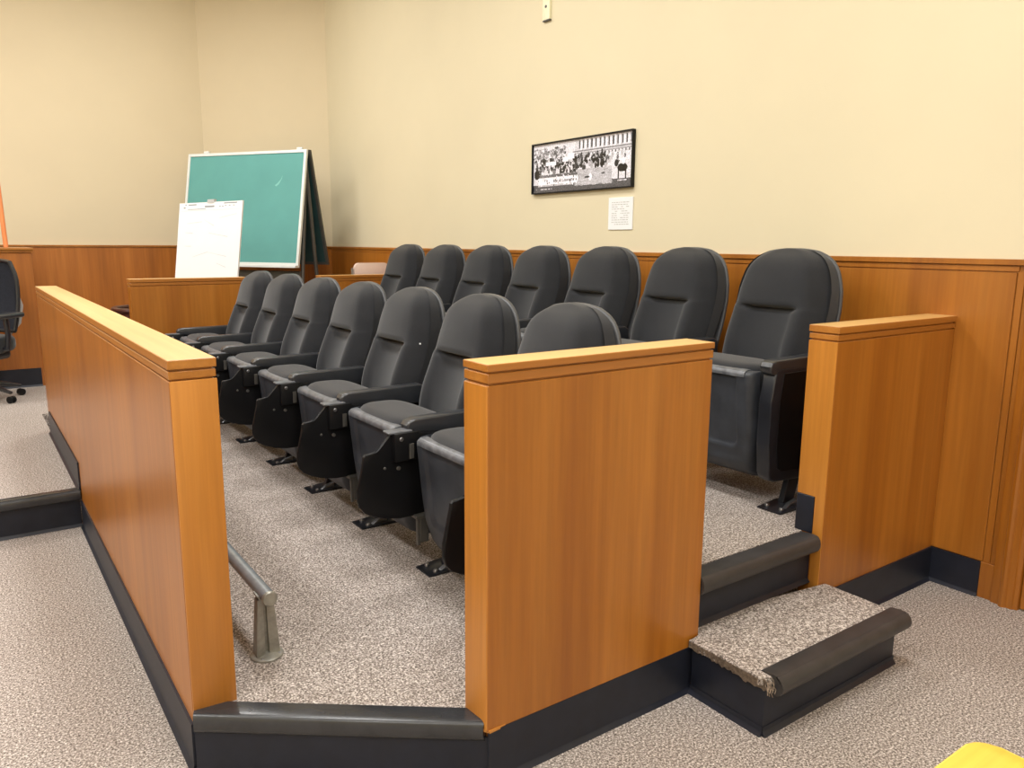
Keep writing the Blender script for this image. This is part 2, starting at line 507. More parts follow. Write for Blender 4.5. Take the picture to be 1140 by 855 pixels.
bm = NB()
for i in range(26):
    x = SX0 + random.uniform(-.016, .05); y = SY0 - random.uniform(.006, .018)
    z = ZS - random.uniform(.005, .03)
    tube(bm, [(x, y, z), (x + random.uniform(-.006, .006), y - .006, z - .008), (x + random.uniform(-.01, .01), y - .008, z - random.uniform(.014, .028))], .0013, 5)
obj('carpet_threads', bm, M['frayed'], t, origin=o)
bm = nosing(NB(), (SX0 + .022, SY0 - .002), (SX1 + .012, SY0 - .002), ZS, .034, .06, .046)
obj('nosing', bm, M['nosing_worn'], t, origin=o)

# ------------------------------------------------------------------ theatre seats
FRONT = [(.40, -.060), (.54, -.060), (.60, -.052), (.66, -.036), (.72, -.012), (.78, .014), (.84, .038), (.90, .056), (.95, .070), (1.0, .084), (1.03, .098), (1.055, .124), (1.075, .150), (1.092, .182)]
REAR = [(.40, .10), (.50, .135), (.62, .170), (.74, .200), (.84, .217), (.98, .226), (1.06, .232), (1.092, .232)]
WID = [(.40, .236), (.55, .252), (.70, .262), (.82, .264), (.90, .260), (.95, .249), (.99, .235), (1.02, .217), (1.045, .193), (1.065, .160), (1.08, .122), (1.088, .08), (1.092, .03)]

def back_rings(zs, front_f, rear_f, wid_f, n_front=37, n_side=5, feature=True, e=5.0):
    bm = NB(); rings = []
    nt = 72
    for z in zs:
        fr, re, w = front_f(z), rear_f(z), wid_f(z)
        cx, hx = (fr + re) / 2, (re - fr) / 2
        ring = []
        for k in range(nt):
            a = 2 * PI * k / nt
            ca, sa = math.cos(a), math.sin(a)
            y = w * math.copysign(abs(sa) ** (2 / e), sa)
            x = cx - hx * math.copysign(abs(ca) ** (2 / 4.5), ca)      # ca>0 : front
            if feature and ca > 0:
                u = abs(y)
                q = u - .70 * w
                q = .5 * (q + math.sqrt(q * q + .00012))
                x += min(1.25 * q, .62 * (re - fr))
                side = 1 - sm(.118, .138, u)
                below = 1 - sm(.812, .836, z)
                rec = .028 * side * below * sm(.40, .5, z)
                groove = .024 * (1 - sm(.125, .168, u)) * math.exp(-((z - (.818 + .12 * max(0, u - .11))) / .011) ** 2)
                hb = .012 * (1 - sm(.06, .2, u)) * math.exp(-((z - .93) / .09) ** 2)
                crown = .008 * (1 - (u / .26) ** 2)
                bol = .006 * math.exp(-((u - .185) / .04) ** 2) * below
                x += (rec + groove - hb - bol - crown * (1 - below * side)) * min(1, ca * 2.2)
            ring.append(bm.verts.new((x, y, z)))
        rings.append(ring)
    for A, B in zip(rings, rings[1:]):
        for k in range(nt):
            bm.faces.new((A[k], A[(k + 1) % nt], B[(k + 1) % nt], B[k]))
    bm.faces.new(rings[0]); bm.faces.new(rings[-1])
    return bm

def zlist(a, b, n, top=True):
    zs = [a + (b - a) * i / n for i in range(n + 1)]
    return zs

ZB = sorted(set([.40 + i * .02 for i in range(20)] + [.79, .80, .806, .812, .818, .824, .83, .84, .86, .88, .90, .92, .94, .96, .98, .995, 1.01, 1.025, 1.04, 1.052, 1.063, 1.072, 1.08, 1.086, 1.0895, 1.092]))
SEAM = lambda z: interp(REAR, z) - .030

def smooth_tab(tab):
    # Catmull-like smoothing by sampling and averaging
    def f(z):
        return (interp(tab, z - .018) + 2 * interp(tab, z) + interp(tab, z + .018)) / 4
    return f
FF, RF = smooth_tab(FRONT), smooth_tab(REAR)
WF = lambda z: interp(WID, z)

def seat_profile_shell():
    return [(-.345, .588), (-.372, .586), (-.386, .574), (-.384, .54), (-.376, .46), (-.366, .36), (-.352, .25), (-.334, .18), (-.306, .135), (-.262, .112), (-.20, .108)]

def shell_bm():
    bm = NB()
    prof = seat_profile_shell()
    # resample profile
    L = [0]
    for a, b in zip(prof, prof[1:]): L.append(L[-1] + math.hypot(a[0] - b[0], a[1] - b[1]))
    NV, NU = 64, 60
    def P(s):
        s *= L[-1]
        for i in range(len(L) - 1):
            if s <= L[i + 1] + 1e-9:
                q = (s - L[i]) / (L[i + 1] - L[i])
                return prof[i][0] + q * (prof[i + 1][0] - prof[i][0]), prof[i][1] + q * (prof[i + 1][1] - prof[i][1])
        return prof[-1]
    g = []
    for j in range(NV + 1):
        x, z = P(j / NV)
        row = []
        hw = .252 - .03 * (1 - sm(.11, .30, z))
        for i in range(NU + 1):
            u = -1 + 2 * i / NU
            # dense near the edge
            uu = math.copysign(1 - (1 - abs(u)) ** 1.3, u)
            y = hw * uu
            r = max(0, abs(uu) - .86) / .14
            xx = x + .055 * (1 - math.sqrt(max(0, 1 - r * r)))
            # raised rim with sunk rounded panel
            dx = max(0, abs(y) - .135); dz = max(0, .285 - z)
            dd = math.hypot(dx, dz)
            if z < .57:
                xx += .011 * (1 - sm(.030, .040, dd))
                # kick at the lower belly
                xx -= .010 * math.exp(-((z - .165) / .03) ** 2) * math.exp(-(y / .16) ** 4)
            row.append(bm.verts.new((xx, y, z)))
        g.append(row)
    for j in range(NV):
        for i in range(NU):
            bm.faces.new((g[j][i], g[j][i + 1], g[j + 1][i + 1], g[j + 1][i]))
    bmesh.ops.recalc_face_normals(bm, faces=bm.faces)
    bmesh.ops.solidify(bm, geom=bm.faces[:], thickness=.008)
    return bm

def cushion_bm():
    bm = NB(); rings = []; nt = 40
    for z, fr, re, w in [(.125, -.27, -.20, .20), (.14, -.30, -.17, .222), (.18, -.325, -.15, .23), (.25, -.338, -.14, .236), (.35, -.352, -.13, .238), (.45, -.362, -.118, .238), (.52, -.366, -.11, .238),
                         (.555, -.366, -.105, .240), (.578, -.364, -.108, .239), (.592, -.360, -.114, .236), (.602, -.350, -.125, .229), (.608, -.336, -.140, .218), (.611, -.315, -.165, .195), (.612, -.28, -.20, .15)]:
        ring = []
        for k in range(nt):
            a = 2 * PI * k / nt
            ca, sa = math.cos(a), math.sin(a)
            ring.append(bm.verts.new(((fr + re) / 2 - (re - fr) / 2 * math.copysign(abs(ca) ** .6, ca), w * math.copysign(abs(sa) ** .5, sa), z)))
        rings.append(ring)
    for A, B in zip(rings, rings[1:]):
        for k in range(nt): bm.faces.new((A[k], A[(k + 1) % nt], B[(k + 1) % nt], B[k]))
    bm.faces.new(rings[0]); bm.faces.new(rings[-1])
    return bm

def rim_bm():
    bm = NB()
    pts = [(-.3745, .590), (-.387, .5805), (-.3895, .570), (-.3890, .562), (-.3855, .562), (-.384, .568), (-.37, .5845), (-.345, .589), (-.345, .592)]
    prism(bm, pts, 'y', -.215, .215, .001, 1)
    return bm

ARM = [(-.372, .588), (-.388, .604), (-.391, .622), (-.380, .638), (-.355, .6465), (.02, .650), (.045, .635), (.050, .556), (-.27, .576), (-.345, .580)]
SH = .3175
TAB = [(-.455, .606), (-.468, .590), (-.512, .538), (-.520, .534), (-.566, .534), (-.574, .526), (-.576, .50), (-.582, .47), (-.601, .40), (-.603, .36), (-.595, .330), (-.575, .305), (-.540, .285), (-.49, .268), (-.43, .256), (-.36, .256), (-.20, .285), (-.12, .31), (-.10, .575), (-.34, .598)]

def bolt(bm, c, r, h, axis='y', s=-1):
    lathe(bm, [(r, 0), (r, s * h * .6), (r * .7, s * h), (r * .2, s * h)], c, axis, 10)
    return bm

def add_standard(t, y, tablet=False, aisle=False):
    obj('armrest', prism(NB(), ARM, 'y', y - .030, y + .030, .009, 3), M['arm'], t)
    if aisle:
        pts = [(-.345, .612), (-.362, .58), (-.374, .48), (-.374, .30), (-.366, .17), (-.352, .145), (-.32, .130), (.06, .104), (.07, .612)]
        pnl = obj('side_panel', prism(NB(), pts, 'y', y - .032, y + .030, .010, 3), M['plastic'], t)
        ins = [(-.305, .590), (-.322, .48), (-.322, .28), (-.312, .19), (-.28, .172), (.04, .15), (.04, .590)]
        obj('panel_inset', prism(NB(), ins, 'y', y - .0345, y - .026, .0012, 1), M['black'], pnl)
    else:
        pts = [(-.25, .572), (-.27, .40), (-.24, .16), (.02, .12), (.06, .55)]
        obj('side_panel', prism(NB(), pts, 'y', y - .004, y + .026, .004, 1), M['black'], t)
    # foot
    bm = NB()
    prism(bm, [(-.225, .008), (-.150, .008), (-.085, .20), (-.165, .20)], 'y', y - .012, y + .016, .003, 1)
    f = obj('post', bm, M['plastic'], t)
    bm = NB()
    prism(bm, [(-.325, 0.001), (-.09, 0.001), (-.09, .006), (-.20, .016), (-.325, .006)], 'y', y - .075, y + .045, .002, 1)
    pl = obj('foot_plate', bm, M['plastic'], t)
    for (bx, by) in ((-.285, y - .05), (-.285, y + .022)):
        obj('bolt', bolt(NB(), (bx, by, .006), .011, .012, 'z', 1), M['steel'], pl)
    obj('foot_brace', prism(NB(), [(-.27, .008), (-.235, .030), (-.19, .040), (-.19, .008)], 'y', y - .058, y - .038, .002, 1), M['steel'], pl)
    if tablet:
        tb = obj('writing_tablet', prism(NB(), TAB, 'y', y - .030, y - .012, .004, 2), M['black'], t)
        bm = NB()
        box(bm, (-.458, y - .058, .494), (-.352, y + .012, .604), .004, 2)
        hg = obj('hinge_box', bm, M['black'], tb)
        obj('bolt', bolt(NB(), (-.432, y - .058, .582), .0085, .006), M['steel'], hg)
        obj('bolt', bolt(NB(), (-.432, y - .030, .462), .009, .007), M['stand'], hg)
        obj('bolt', bolt(NB(), (-.49, y - .030, .47), .006, .005), M['stand'], hg)
        bm = NB()
        box(bm, (-.398, y - .0605, .500), (-.378, y - .056, .560), .0012, 1)
        obj('hinge_slide', bm, M['stand'], hg)
        bm = NB()
        box(bm, (-.475, y - .045, .600), (-.375, y + .012, .609), .003, 1)
        obj('hinge_cover', bm, M['shell_rim'], hg)
        bm = NB()
        box(bm, (-.352, y - .050, .145), (-.312, y - .018, .255), .003, 1)
        box(bm, (-.372, y - .055, .246), (-.308, y - .014, .262), .003, 1)
        box(bm, (-.364, y - .050, .135), (-.351, y - .034, .250), .002, 1)
        obj('pivot_bracket', bm, M['stand'], t)

def make_seat(label, group, tablet, aisle=False):
    t = thing('theater_seat', label, 'seat', (0, 0, 0), 0, group)
    obj('backrest', back_rings(ZB, FF, SEAM, WF), M['fabric'], t, 60)
    zs = [z for z in ZB]
    sh = back_rings(zs, lambda z: SEAM(z) - .002, RF, lambda z: WF(z) + .004, feature=False, e=3.2)
    obj('back_shell', sh, M['back_shell'], t, 60)
    obj('seat_cushion', cushion_bm(), M['fabric'], t, 60)
    s = obj('seat_shell', shell_bm(), M['shell'], t, 50)
    obj('worn_rim', rim_bm(), M['shell_rim'], s, 40)
    add_standard(t, -SH, tablet, aisle)
    return t

def dup(root, loc, label):
    r = root.copy(); C.objects.link(r); r.location = loc; r['label'] = label
    for ch in list(root.children):
        c = ch.copy(); C.objects.link(c); c.parent = r
        for g in list(ch.children):
            d = g.copy(); C.objects.link(d); d.parent = c
            for h in list(g.children):
                e = h.copy(); C.objects.link(e); e.parent = d
    return r

ORD = ['first', 'second', 'third', 'fourth', 'fifth', 'sixth', 'seventh']
FL = ['front row seat nearest the camera, mostly hidden behind the foreground partition',
      'second front row seat from the camera, its armrest running behind the foreground partition',
      'third front row seat from the camera, a small white fleck beside its headrest',
      'middle seat of the black front row, fourth from either end',
      'third front row seat from the far end of the jury box',
      'second front row seat from the far end of the jury box',
      'farthest front row seat, next to the far wooden partition']
BL = ['back row seat nearest the camera, beside the right hand partition, with boxed aisle panel',
      'second back row seat from the camera, above the foreground partition top',
      'third back row seat from the camera, behind the nearest front row headrest',
      'middle seat of the black back row, below the left part of the framed photograph',
      'third back row seat from the far end of the jury box',
      'second back row seat from the far end of the jury box',
      'farthest back row seat, next to the beige chair back']
PITCH = .635
X1, Y1 = 1.75, 2.3175
X2, Y2 = 3.02, 2.25
def third_level(t):      # hinge pieces sit one level too deep: lift them to sub-parts of the seat
    for ch in list(t.children):
        for g in list(ch.children):
            for h in list(g.children):
                h.parent = ch
front = make_seat(FL[0], 'front row of jury seats', True)
third_level(front)
front.location = (X1, Y1, Z1)
fr = [front]
for k in range(1, 7):
    fr.append(dup(front, (X1, Y1 + PITCH * k, Z1), FL[k]))
add_standard(fr[-1], SH, True); third_level(fr[-1])
bk0 = make_seat(BL[0], 'back row of jury seats', False, True)
bk0.location = (X2, Y2, Z2)
bk = make_seat(BL[1], 'back row of jury seats', False)
bk.location = (X2, Y2 + PITCH, Z2)
for k in range(2, 7):
    last = dup(bk, (X2, Y2 + PITCH * k, Z2), BL[k])
add_standard(last, SH)
# white fleck on the third seat's headrest side
bm = NB(); bmesh.ops.create_icosphere(bm, subdivisions=2, radius=.005)
fl = obj('white_fleck', bm, M['paper'], fr[2])
brest = [c for c in fr[2].children if c.name.startswith('backrest')][0]
ok, hit, nrm, _ = brest.closest_point_on_mesh(Vector((.105, -.19, .815)))
fl.location = hit + nrm * .001

# ------------------------------------------------------------------ foot rail
t = thing('foot_rail', 'low grey tubular foot rail on a pewter post behind the front rail', 'rail', (.70, 2.344, Z1)); o = t.location.copy()
zr = .400
bm = NB()
tube(bm, [(.70, 2.285, zr), (.70, 6.05, zr)], .0225, 20)
obj('tube', bm, M['rail'], t, origin=o)
bm = NB()
lathe(bm, [(.0245, 0), (.0245, -.006), (.021, -.010), (.008, -.011)], (.70, 2.288, zr), 'y', 20)
obj('end_cap', bm, M['pewter'], t, origin=o)
for yy in (2.344, 3.55, 4.75, 5.95):
    bm = NB()
    lathe(bm, [(.052, 0), (.052, .006), (.046, .010), (.012, .012)], (.70, yy, Z1), 'z', 24)
    fw = .0
    # two tapered fins either side of a groove
    for s in (-1, 1):
        b0, b1 = (.007, .038), (.005, .025)
        va = []
        for zz, (i0, i1), dd in ((Z1 + .008, b0, .022), (zr - .018, b1, .016)):
            va.append([bm.verts.new((.70 + s * q, yy + w, zz)) for q, w in ((i0, -dd + .012), (i1, -dd), (i1, dd), (i0, dd))])
        A, B = va
        for k in range(4): bm.faces.new((A[k], A[(k + 1) % 4], B[(k + 1) % 4], B[k]))
        bm.faces.new(A); bm.faces.new(B)
    box(bm, (.690, yy + .006, Z1 + .008), (.710, yy + .014, zr - .018))
    # saddle
    pts = []
    for k in range(9):
        a = PI + PI * k / 8
        pts.append((.70 + .0265 * math.cos(a), zr + .0265 * math.sin(a)))
    for k in range(9):
        a = 2 * PI - PI * k / 8
        pts.append((.70 + .0222 * math.cos(a), zr + .0222 * math.sin(a)))
    prism(bm, pts, 'y', yy - .025, yy + .025)
    ps = obj('post', bm, M['pewter'], t, origin=o)
    for a in (-2.2, -.6, .9, 2.4):
        obj('screw', bolt(NB(), (.70 + .042 * math.cos(a), yy + .042 * math.sin(a), Z1 + .008), .005, .004, 'z', 1), M['steel'], ps, origin=o)

# ------------------------------------------------------------------ framed photograph, notice, cable cover
PY0, PY1, PZ0, PZ1 = 3.632, 4.673, 1.850, 2.200
t = thing('framed_photograph', 'wide black framed monochrome crowd photograph on the right wall', 'picture', (XW + .016, (PY0 + PY1) / 2, PZ0)); o = t.location.copy()
xa, xb = XW - .012, XW + .0155
bm = NB(); fwid = .008
for a, b in (((xa, PY0, PZ0), (xb, PY1, PZ0 + fwid)), ((xa, PY0, PZ1 - fwid), (xb, PY1, PZ1)), ((xa, PY0, PZ0 + fwid), (xb, PY0 + fwid, PZ1 - fwid)), ((xa, PY1 - fwid, PZ0 + fwid), (xb, PY1, PZ1 - fwid))):
    box(bm, a, b, .001, 1)
box(bm, (XW + .006, PY0 + .005, PZ0 + .005), (xb, PY1 - .005, PZ1 - .005))
obj('frame', bm, M['black'], t, origin=o)

def photo_fn():
    """a monochrome street crowd: building with columns, ranks of people, figures in white seated in front"""
    W, Hh = 260, 88
    G = [[.86] * W for _ in range(Hh)]           # row 0 = top, column 0 = left as seen from the room
    def rect(x0, y0, x1, y1, v):
        for y in range(max(0, int(y0)), min(Hh, int(y1))):
            for x in range(max(0, int(x0)), min(W, int(x1))): G[y][x] = v
    def ell(cx, cy, rx, ry, v):
        for y in range(max(0, int(cy - ry)), min(Hh, int(cy + ry) + 1)):
            for x in range(max(0, int(cx - rx)), min(W, int(cx + rx) + 1)):
                if ((x - cx) / rx) ** 2 + ((y - cy) / ry) ** 2 <= 1: G[y][x] = v
    rnd = random.Random(11)
    # foliage, upper left
    for i in range(420):
        ell(rnd.uniform(0, 90), rnd.uniform(8, 36), rnd.uniform(1, 4), rnd.uniform(1, 3), rnd.choice((.35, .5, .62, .75, .9)))
    # building, upper right
    rect(118, 0, W, 26, .80)
    for i in range(13):
        x = 128 + i * 10.6
        rect(x, 3, x + 3.2, 17, .22); rect(x + 4, 1, x + 8, 19, .93)
    rect(112, 20, W, 22, .5); rect(112, 24, W, 26, .62)
    for i in range(18): rect(122 + i * 8, 26, 125 + i * 8, 30, .35)
    # ground
    rect(0, 74, W, Hh, .36); rect(118, 52, 212, 80, .74); rect(140, 34, W, 52, .86)
    for i in range(160): ell(rnd.uniform(118, 212), rnd.uniform(54, 80), rnd.uniform(1, 5), .7, rnd.choice((.62, .8, .7)))
    # ranks of people standing
    def person(x, y, h, coat, head=.8):
        ell(x, y - h * .86, h * .12 + .6, h * .13 + .6, head)
        ell(x, y - h * .42, h * .2 + .6, h * .36, coat)
    for i in range(230):
        yy = rnd.uniform(30, 54); xx = rnd.uniform(4, 128)
        person(xx, yy + 4, rnd.uniform(8, 12), rnd.choice((.08, .18, .3, .55, .85)), rnd.choice((.75, .9, .25)))
    rect(36, 33, 66, 40, .92); rect(84, 28, 100, 36, .95); rect(98, 22, 116, 32, .96)
    for i in range(90):
        yy = rnd.uniform(26, 46); xx = rnd.uniform(118, 205)
        person(xx, yy + 8, rnd.uniform(9, 14), rnd.choice((.06, .1, .2, .3, .7)), rnd.choice((.7, .2)))
    for i in range(26): person(rnd.uniform(200, 255), rnd.uniform(36, 48), 10, rnd.choice((.9, .75, .4)), .8)
    # people in white at the front
    for i in range(15): person(16 + i * 4.2 + rnd.uniform(-1, 1), 76, 20, rnd.choice((.97, .93, .85)), .45)
    for i in range(15): person(64 + i * 4.1 + rnd.uniform(-1, 1), 75, 19, rnd.choice((.98, .95, .9)), .4)
    for i in range(18): ell(60 + i * 3.6, 68, 1.3, 2.2, .35)
    rect(14, 74, 122, 77, .75)
    for i in range(70): ell(rnd.uniform(12, 126), rnd.uniform(56, 76), rnd.uniform(.8, 1.8), rnd.uniform(.8, 2.6), rnd.choice((.3, .45, .6, .98, .98)))
    # dark mounted group and dogs at the right
    ell(236, 56, 12, 7, .10); rect(226, 58, 229, 74, .12); rect(243, 58, 246, 74, .12); ell(222, 48, 5, 6, .15); person(238, 52, 16, .95)
    person(158, 74, 18, .95); ell(150, 66, 6, 2, .2); ell(190, 62, 4, 1.6, .35)
    ell(10, 54, 8, 9, .15)
    # pale caption strokes
    for i in range(22): 
        if rnd.random() < .8: rect(8 + i * 2.2, 81, 9.6 + i * 2.2, 83, .85)
    for i in range(10): rect(226 + i * 2.2, 76, 227.6 + i * 2.2, 78, .85)
    for y in range(Hh):
        for x in range(W): G[y][x] = max(0, min(1, G[y][x] * 1.04 + rnd.uniform(-.10, .10)))
    return G, W, Hh
G, W, Hh = photo_fn()
me = bpy.data.meshes.new('print')
y0, y1, z0, z1 = PY0 + fwid, PY1 - fwid, PZ0 + fwid, PZ1 - fwid
xs = XW + .004
verts, faces = [], []
for j in range(Hh + 1):
    for i in range(W + 1):
        verts.append((xs - o.x, y1 + (y0 - y1) * i / W - o.y, z1 + (z0 - z1) * j / Hh - o.z))
for j in range(Hh):
    for i in range(W):
        a = j * (W + 1) + i
        faces.append((a, a + W + 1, a + W + 2, a + 1))
me.from_pydata(verts, [], faces)
ca = me.color_attributes.new('Col', 'FLOAT_COLOR', 'CORNER')
for p in me.polygons:
    j, i = divmod(p.index, W)
    g = G[j][i] ** 2.4
    for li in p.loop_indices: ca.data[li].color = (g, g * .985, g * 1.08, 1)
link('print', me, t, M['photo'])

t = thing('wall_notice', 'small white printed notice on the wall below the framed photograph', 'notice', (XW + .016, 3.745, 1.59)); o = t.location.copy()
obj('card', box(NB(), (XW + .009, 3.633, 1.590), (XW + .0157, 3.857, 1.793), .001, 1), M['paper'], t, origin=o)
bm = NB()
rn = random.Random(3)
for i in range(11):
    z = 1.762 - i * .0138
    y = 3.825
    while y > 3.675:
        w = rn.uniform(.008, .028)
        if rn.random() < .9: box(bm, (XW + .0084, y - w, z - .0022), (XW + .0092, y, z + .0022))
        y -= w + .006
obj('print', bm, M['ink'], t, origin=o)

t = thing('wall_cover_plate', 'narrow ivory cover plate high on the right wall above the photograph', 'wall plate', (XW + .016, 4.535, 3.02)); o = t.location.copy()
obj('plate', box(NB(), (XW - .004, 4.497, 3.02), (XW + .0157, 4.575, 3.95), .003, 2), M['ivory'], t, origin=o)
bm = NB(); lathe(bm, [(.010, 0), (.010, -.003), (.004, -.004)], (XW - .004, 4.536, 3.105), 'x', 12)
obj('screw', bm, M['stand'], t, origin=o)
bm = NB(); box(bm, (XW - .003, 4.497, 3.012), (XW + .0157, 4.575, 3.0195)); obj('lower_lip', bm, M['stand'], t, origin=o)

# ------------------------------------------------------------------ reversible chalkboard stand in the corner
d = Vector((-.55, .835, 0)).normalized()        # along the board, right to left
nb = Vector((.835, .55, 0)).normalized()        # away from the viewer
t = thing('chalkboard', 'green double sided chalkboard on a stand in the corner', 'chalkboard', (2.86, 8.05, ZL)); o = t.location.copy()
Rb = Vector((2.79, 7.61, 0))
Wb = 1.50; zb0, zb1 = 1.262, 2.408
lean = .22
def bpt(s, z, off=0.0, side=1, base=0.0):
    """s along the board, z up; side=1 front leaf, -1 back leaf"""
    k = (z - zb0) / (zb1 - zb0)
    depth = (k * lean) if side == 1 else (.52 - k * .25)
    return Rb + d * s + nb * (depth + off) + Vector((0, 0, z))
def leafbox(bm, s0, s1, za, zc, o0, o1, side):
    vs = [bm.verts.new(bpt(s, z, oo, side)) for oo in (o0, o1) for (s, z) in ((s0, za), (s1, za), (s1, zc), (s0, zc))]
    a, b = vs[:4], vs[4:]
    bm.faces.new(a); bm.faces.new(list(reversed(b)))
    for i in range(4): bm.faces.new((a[i], b[i], b[(i + 1) % 4], a[(i + 1) % 4]))
fw = .028
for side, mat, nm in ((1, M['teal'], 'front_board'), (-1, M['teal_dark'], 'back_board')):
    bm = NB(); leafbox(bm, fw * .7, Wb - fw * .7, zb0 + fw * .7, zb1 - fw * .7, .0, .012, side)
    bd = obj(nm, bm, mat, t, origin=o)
    bm = NB()
    for q in ((0, Wb, zb0, zb0 + fw), (0, Wb, zb1 - fw, zb1), (0, fw, zb0 + fw, zb1 - fw), (Wb - fw, Wb, zb0 + fw, zb1 - fw)):
        leafbox(bm, *q, -.008, .018, side)
    if side == 1: leafbox(bm, .0, Wb, zb0 - .018, zb0 + .004, -.05, .018, side)
    obj('board_frame', bm, M['alu'] if side == 1 else M['stand'], bd, origin=o)
    if side == 1:
        bm = NB()
        pts = [(.36, 2.06), (.33, 2.08), (.29, 2.12), (.27, 2.16), (.28, 2.12), (.31, 2.07), (.34, 2.05)]
        vs = [bm.verts.new(bpt(s, z, -.0015, 1)) for s, z in pts]
        bm.faces.new(vs); obj('chalk_smudge', bm, M['chalk'], bd, origin=o)
bm = NB()
for s in (.045, Wb - .045):
    pf = [bpt(s, 2.30, .05, 1)] ; 
    a = bpt(s, 2.30, .045, 1)
    for off, foot in ((.03, .02), (.46, .0)):
        b = Rb + d * s + nb * off + Vector((0, 0, ZL + .06))
        dirv = (a - b)
        tube(bm, [b, a], .021, 8)
    b0 = Rb + d * s + nb * -.06 + Vector((0, 0, ZL + .085)); b1 = Rb + d * s + nb * .53 + Vector((0, 0, ZL + .085))
    tube(bm, [b0, b1], .018, 8)
    for q in (b0, b1):
        lathe(bm, [(.03, -.012), (.034, 0), (.03, .012)], q - Vector((0, 0, .05)), 'x', 14)
for zz in (.55, 1.19):
    k = .06
    tube(bm, [Rb + d * .045 + nb * .10 + Vector((0, 0, zz)), Rb + d * (Wb - .045) + nb * .10 + Vector((0, 0, zz))], .016, 8)
obj('stand', bm, M['stand'], t, origin=o)
bm = NB()
leafbox(bm, .03, Wb - .03, 1.0, 1.20, .08, .10, 1)
obj('lower_panel', bm, M['stand'], t, origin=o)
bm = NB()
for s in (.10, Wb - .22):
    c = bpt(s, zb1, .02, 1)
    tube(bm, [c - d * .03 + Vector((0, 0, .012)), c + d * .03 + Vector((0, 0, .012))], .014, 10)
obj('top_clips', bm, M['alu'], t, origin=o)

# ------------------------------------------------------------------ flip chart pad on an easel behind the far partition
cpad = Vector((1.827, 7.37, 0))
pd = Vector((.62, -.785, 0)).normalized()      # left -> right along the pad
pn = Vector((.785, .62, 0)).normalized()       # away from the viewer
t = thing('flip_chart', 'white paper flip chart pad on an easel behind the far partition', 'flip chart', (cpad.x + .2, cpad.y + .18, ZL)); o = t.location.copy()
def ppt(s, z, off=0.0): return cpad + pd * s + pn * ((z - 1.1) * .11 + off) + Vector((.035 * 0, 0, z)) + pd * ((z - 1.1) * .07) + Vector((0, 0, s * .035))
def padbox(bm, s0, s1, za, zc, o0, o1):
    vs = [bm.verts.new(ppt(s, z, oo)) for oo in (o0, o1) for (s, z) in ((s0, za), (s1, za), (s1, zc), (s0, zc))]
    a, b = vs[:4], vs[4:]
    bm.faces.new(a); bm.faces.new(list(reversed(b)))
    for i in range(4): bm.faces.new((a[i], b[i], b[(i + 1) % 4], a[(i + 1) % 4]))
bm = NB(); padbox(bm, -.332, .332, 1.15, 1.845, 0, .018)
pad = obj('paper_pad', bm, M['paper'], t, origin=o)
bm = NB()
padbox(bm, -.27, -.255, 1.824, 1.832, -.0012, -.0004)
padbox(bm, -.235, -.15, 1.822, 1.832, -.0012, -.0004)
padbox(bm, .14, .275, 1.826, 1.836, -.0012, -.0004)
padbox(bm, -.06, .04, 1.800, 1.814, -.0012, -.0004)
padbox(bm, -.285, -.265, 1.797, 1.808, -.0012, -.0004)
padbox(bm, -.24, -.05, 1.785, 1.790, -.0012, -.0004)
for s in (.09, .12, .15, .19, .235): padbox(bm, s, s + .018, 1.80 + .006 * (s > .13), 1.806 + .006 * (s > .13), -.0012, -.0004)
obj('header_print', bm, M['paper_mark'], pad, origin=o)
bm = NB()
rn = random.Random(5)
padbox(bm, -.31, .31, 1.774, 1.777, -.001, -.0004); obj('crease', bm, M['crease'], pad, origin=o)
for s0, z0, s1, z1 in ((-.24, 1.66, -.08, 1.67), (-.06, 1.69, .05, 1.63), (-.25, 1.58, -.17, 1.57), (.0, 1.57, .2, 1.53), (-.16, 1.36, .0, 1.40), (.0, 1.40, .2, 1.355), (-.25, 1.46, -.18, 1.455), (.1, 1.30, .2, 1.26), (.1, 1.70, .28, 1.73)):
    bm = NB()
    vs = [bm.verts.new(ppt(s, z, -.0006)) for s, z in ((s0, z0), (s1, z1), (s1, z1 + .008), (s0, z0 + .004))]
    bm.faces.new(vs)
    obj('crease', bm, M['crease'], pad, origin=o)
bm = NB(); padbox(bm, -.035, .035, 1.838, 1.868, -.004, .03)
obj('clip', bm, M['silver'], t, origin=o)
ap = ppt(0, 1.86, .04)
for s, off in ((-.33, -.02), (.33, -.02), (0, .55)):
    b = cpad + pd * s + pn * off + Vector((0, 0, ZL + .003))
    obj('leg', tube(NB(), [b, ap], .011, 8), M['stand'], t, origin=o)

# ------------------------------------------------------------------ beige chair behind the far right partition
def side_chair():
    t = thing('side_chair', 'beige backed chair showing above the far right hand partition', 'chair', (3.22, 7.10, ZL), 0)
    bm = NB()
    # rounded back panel facing -Y/+Y
    pts = []
    w, za, zc, r = .178, .80, 1.108, .05
    for cx, cz, a0 in ((w - r, zc - r, 0), (-w + r, zc - r, PI / 2), (-w + r, za + r, PI), (w - r, za + r, 1.5 * PI)):
        for k in range(6):
            a = a0 + PI / 2 * k / 5
            pts.append((cx + r * math.cos(a), cz + r * math.sin(a)))
    prism(bm, pts, 'y', -.27, -.235, .008, 2)
    obj('backrest', bm, M['beige'], t)
    obj('seat', box(NB(), (-.21, -.22, .42), (.21, .22, .47), .02, 3), M['beige'], t)
    bm = NB()
    for s in (-1, 1):
        tube(bm, [(s * .195, -.255, 1.06), (s * .195, -.245, .70), (s * .195, -.20, .44), (s * .195, -.24, .003)], .011, 8)
        tube(bm, [(s * .195, .20, .003), (s * .195, .19, .43), (s * .195, -.20, .43)], .011, 8)
    obj('frame', bm, M['steel'], t)
    return t
side_chair()

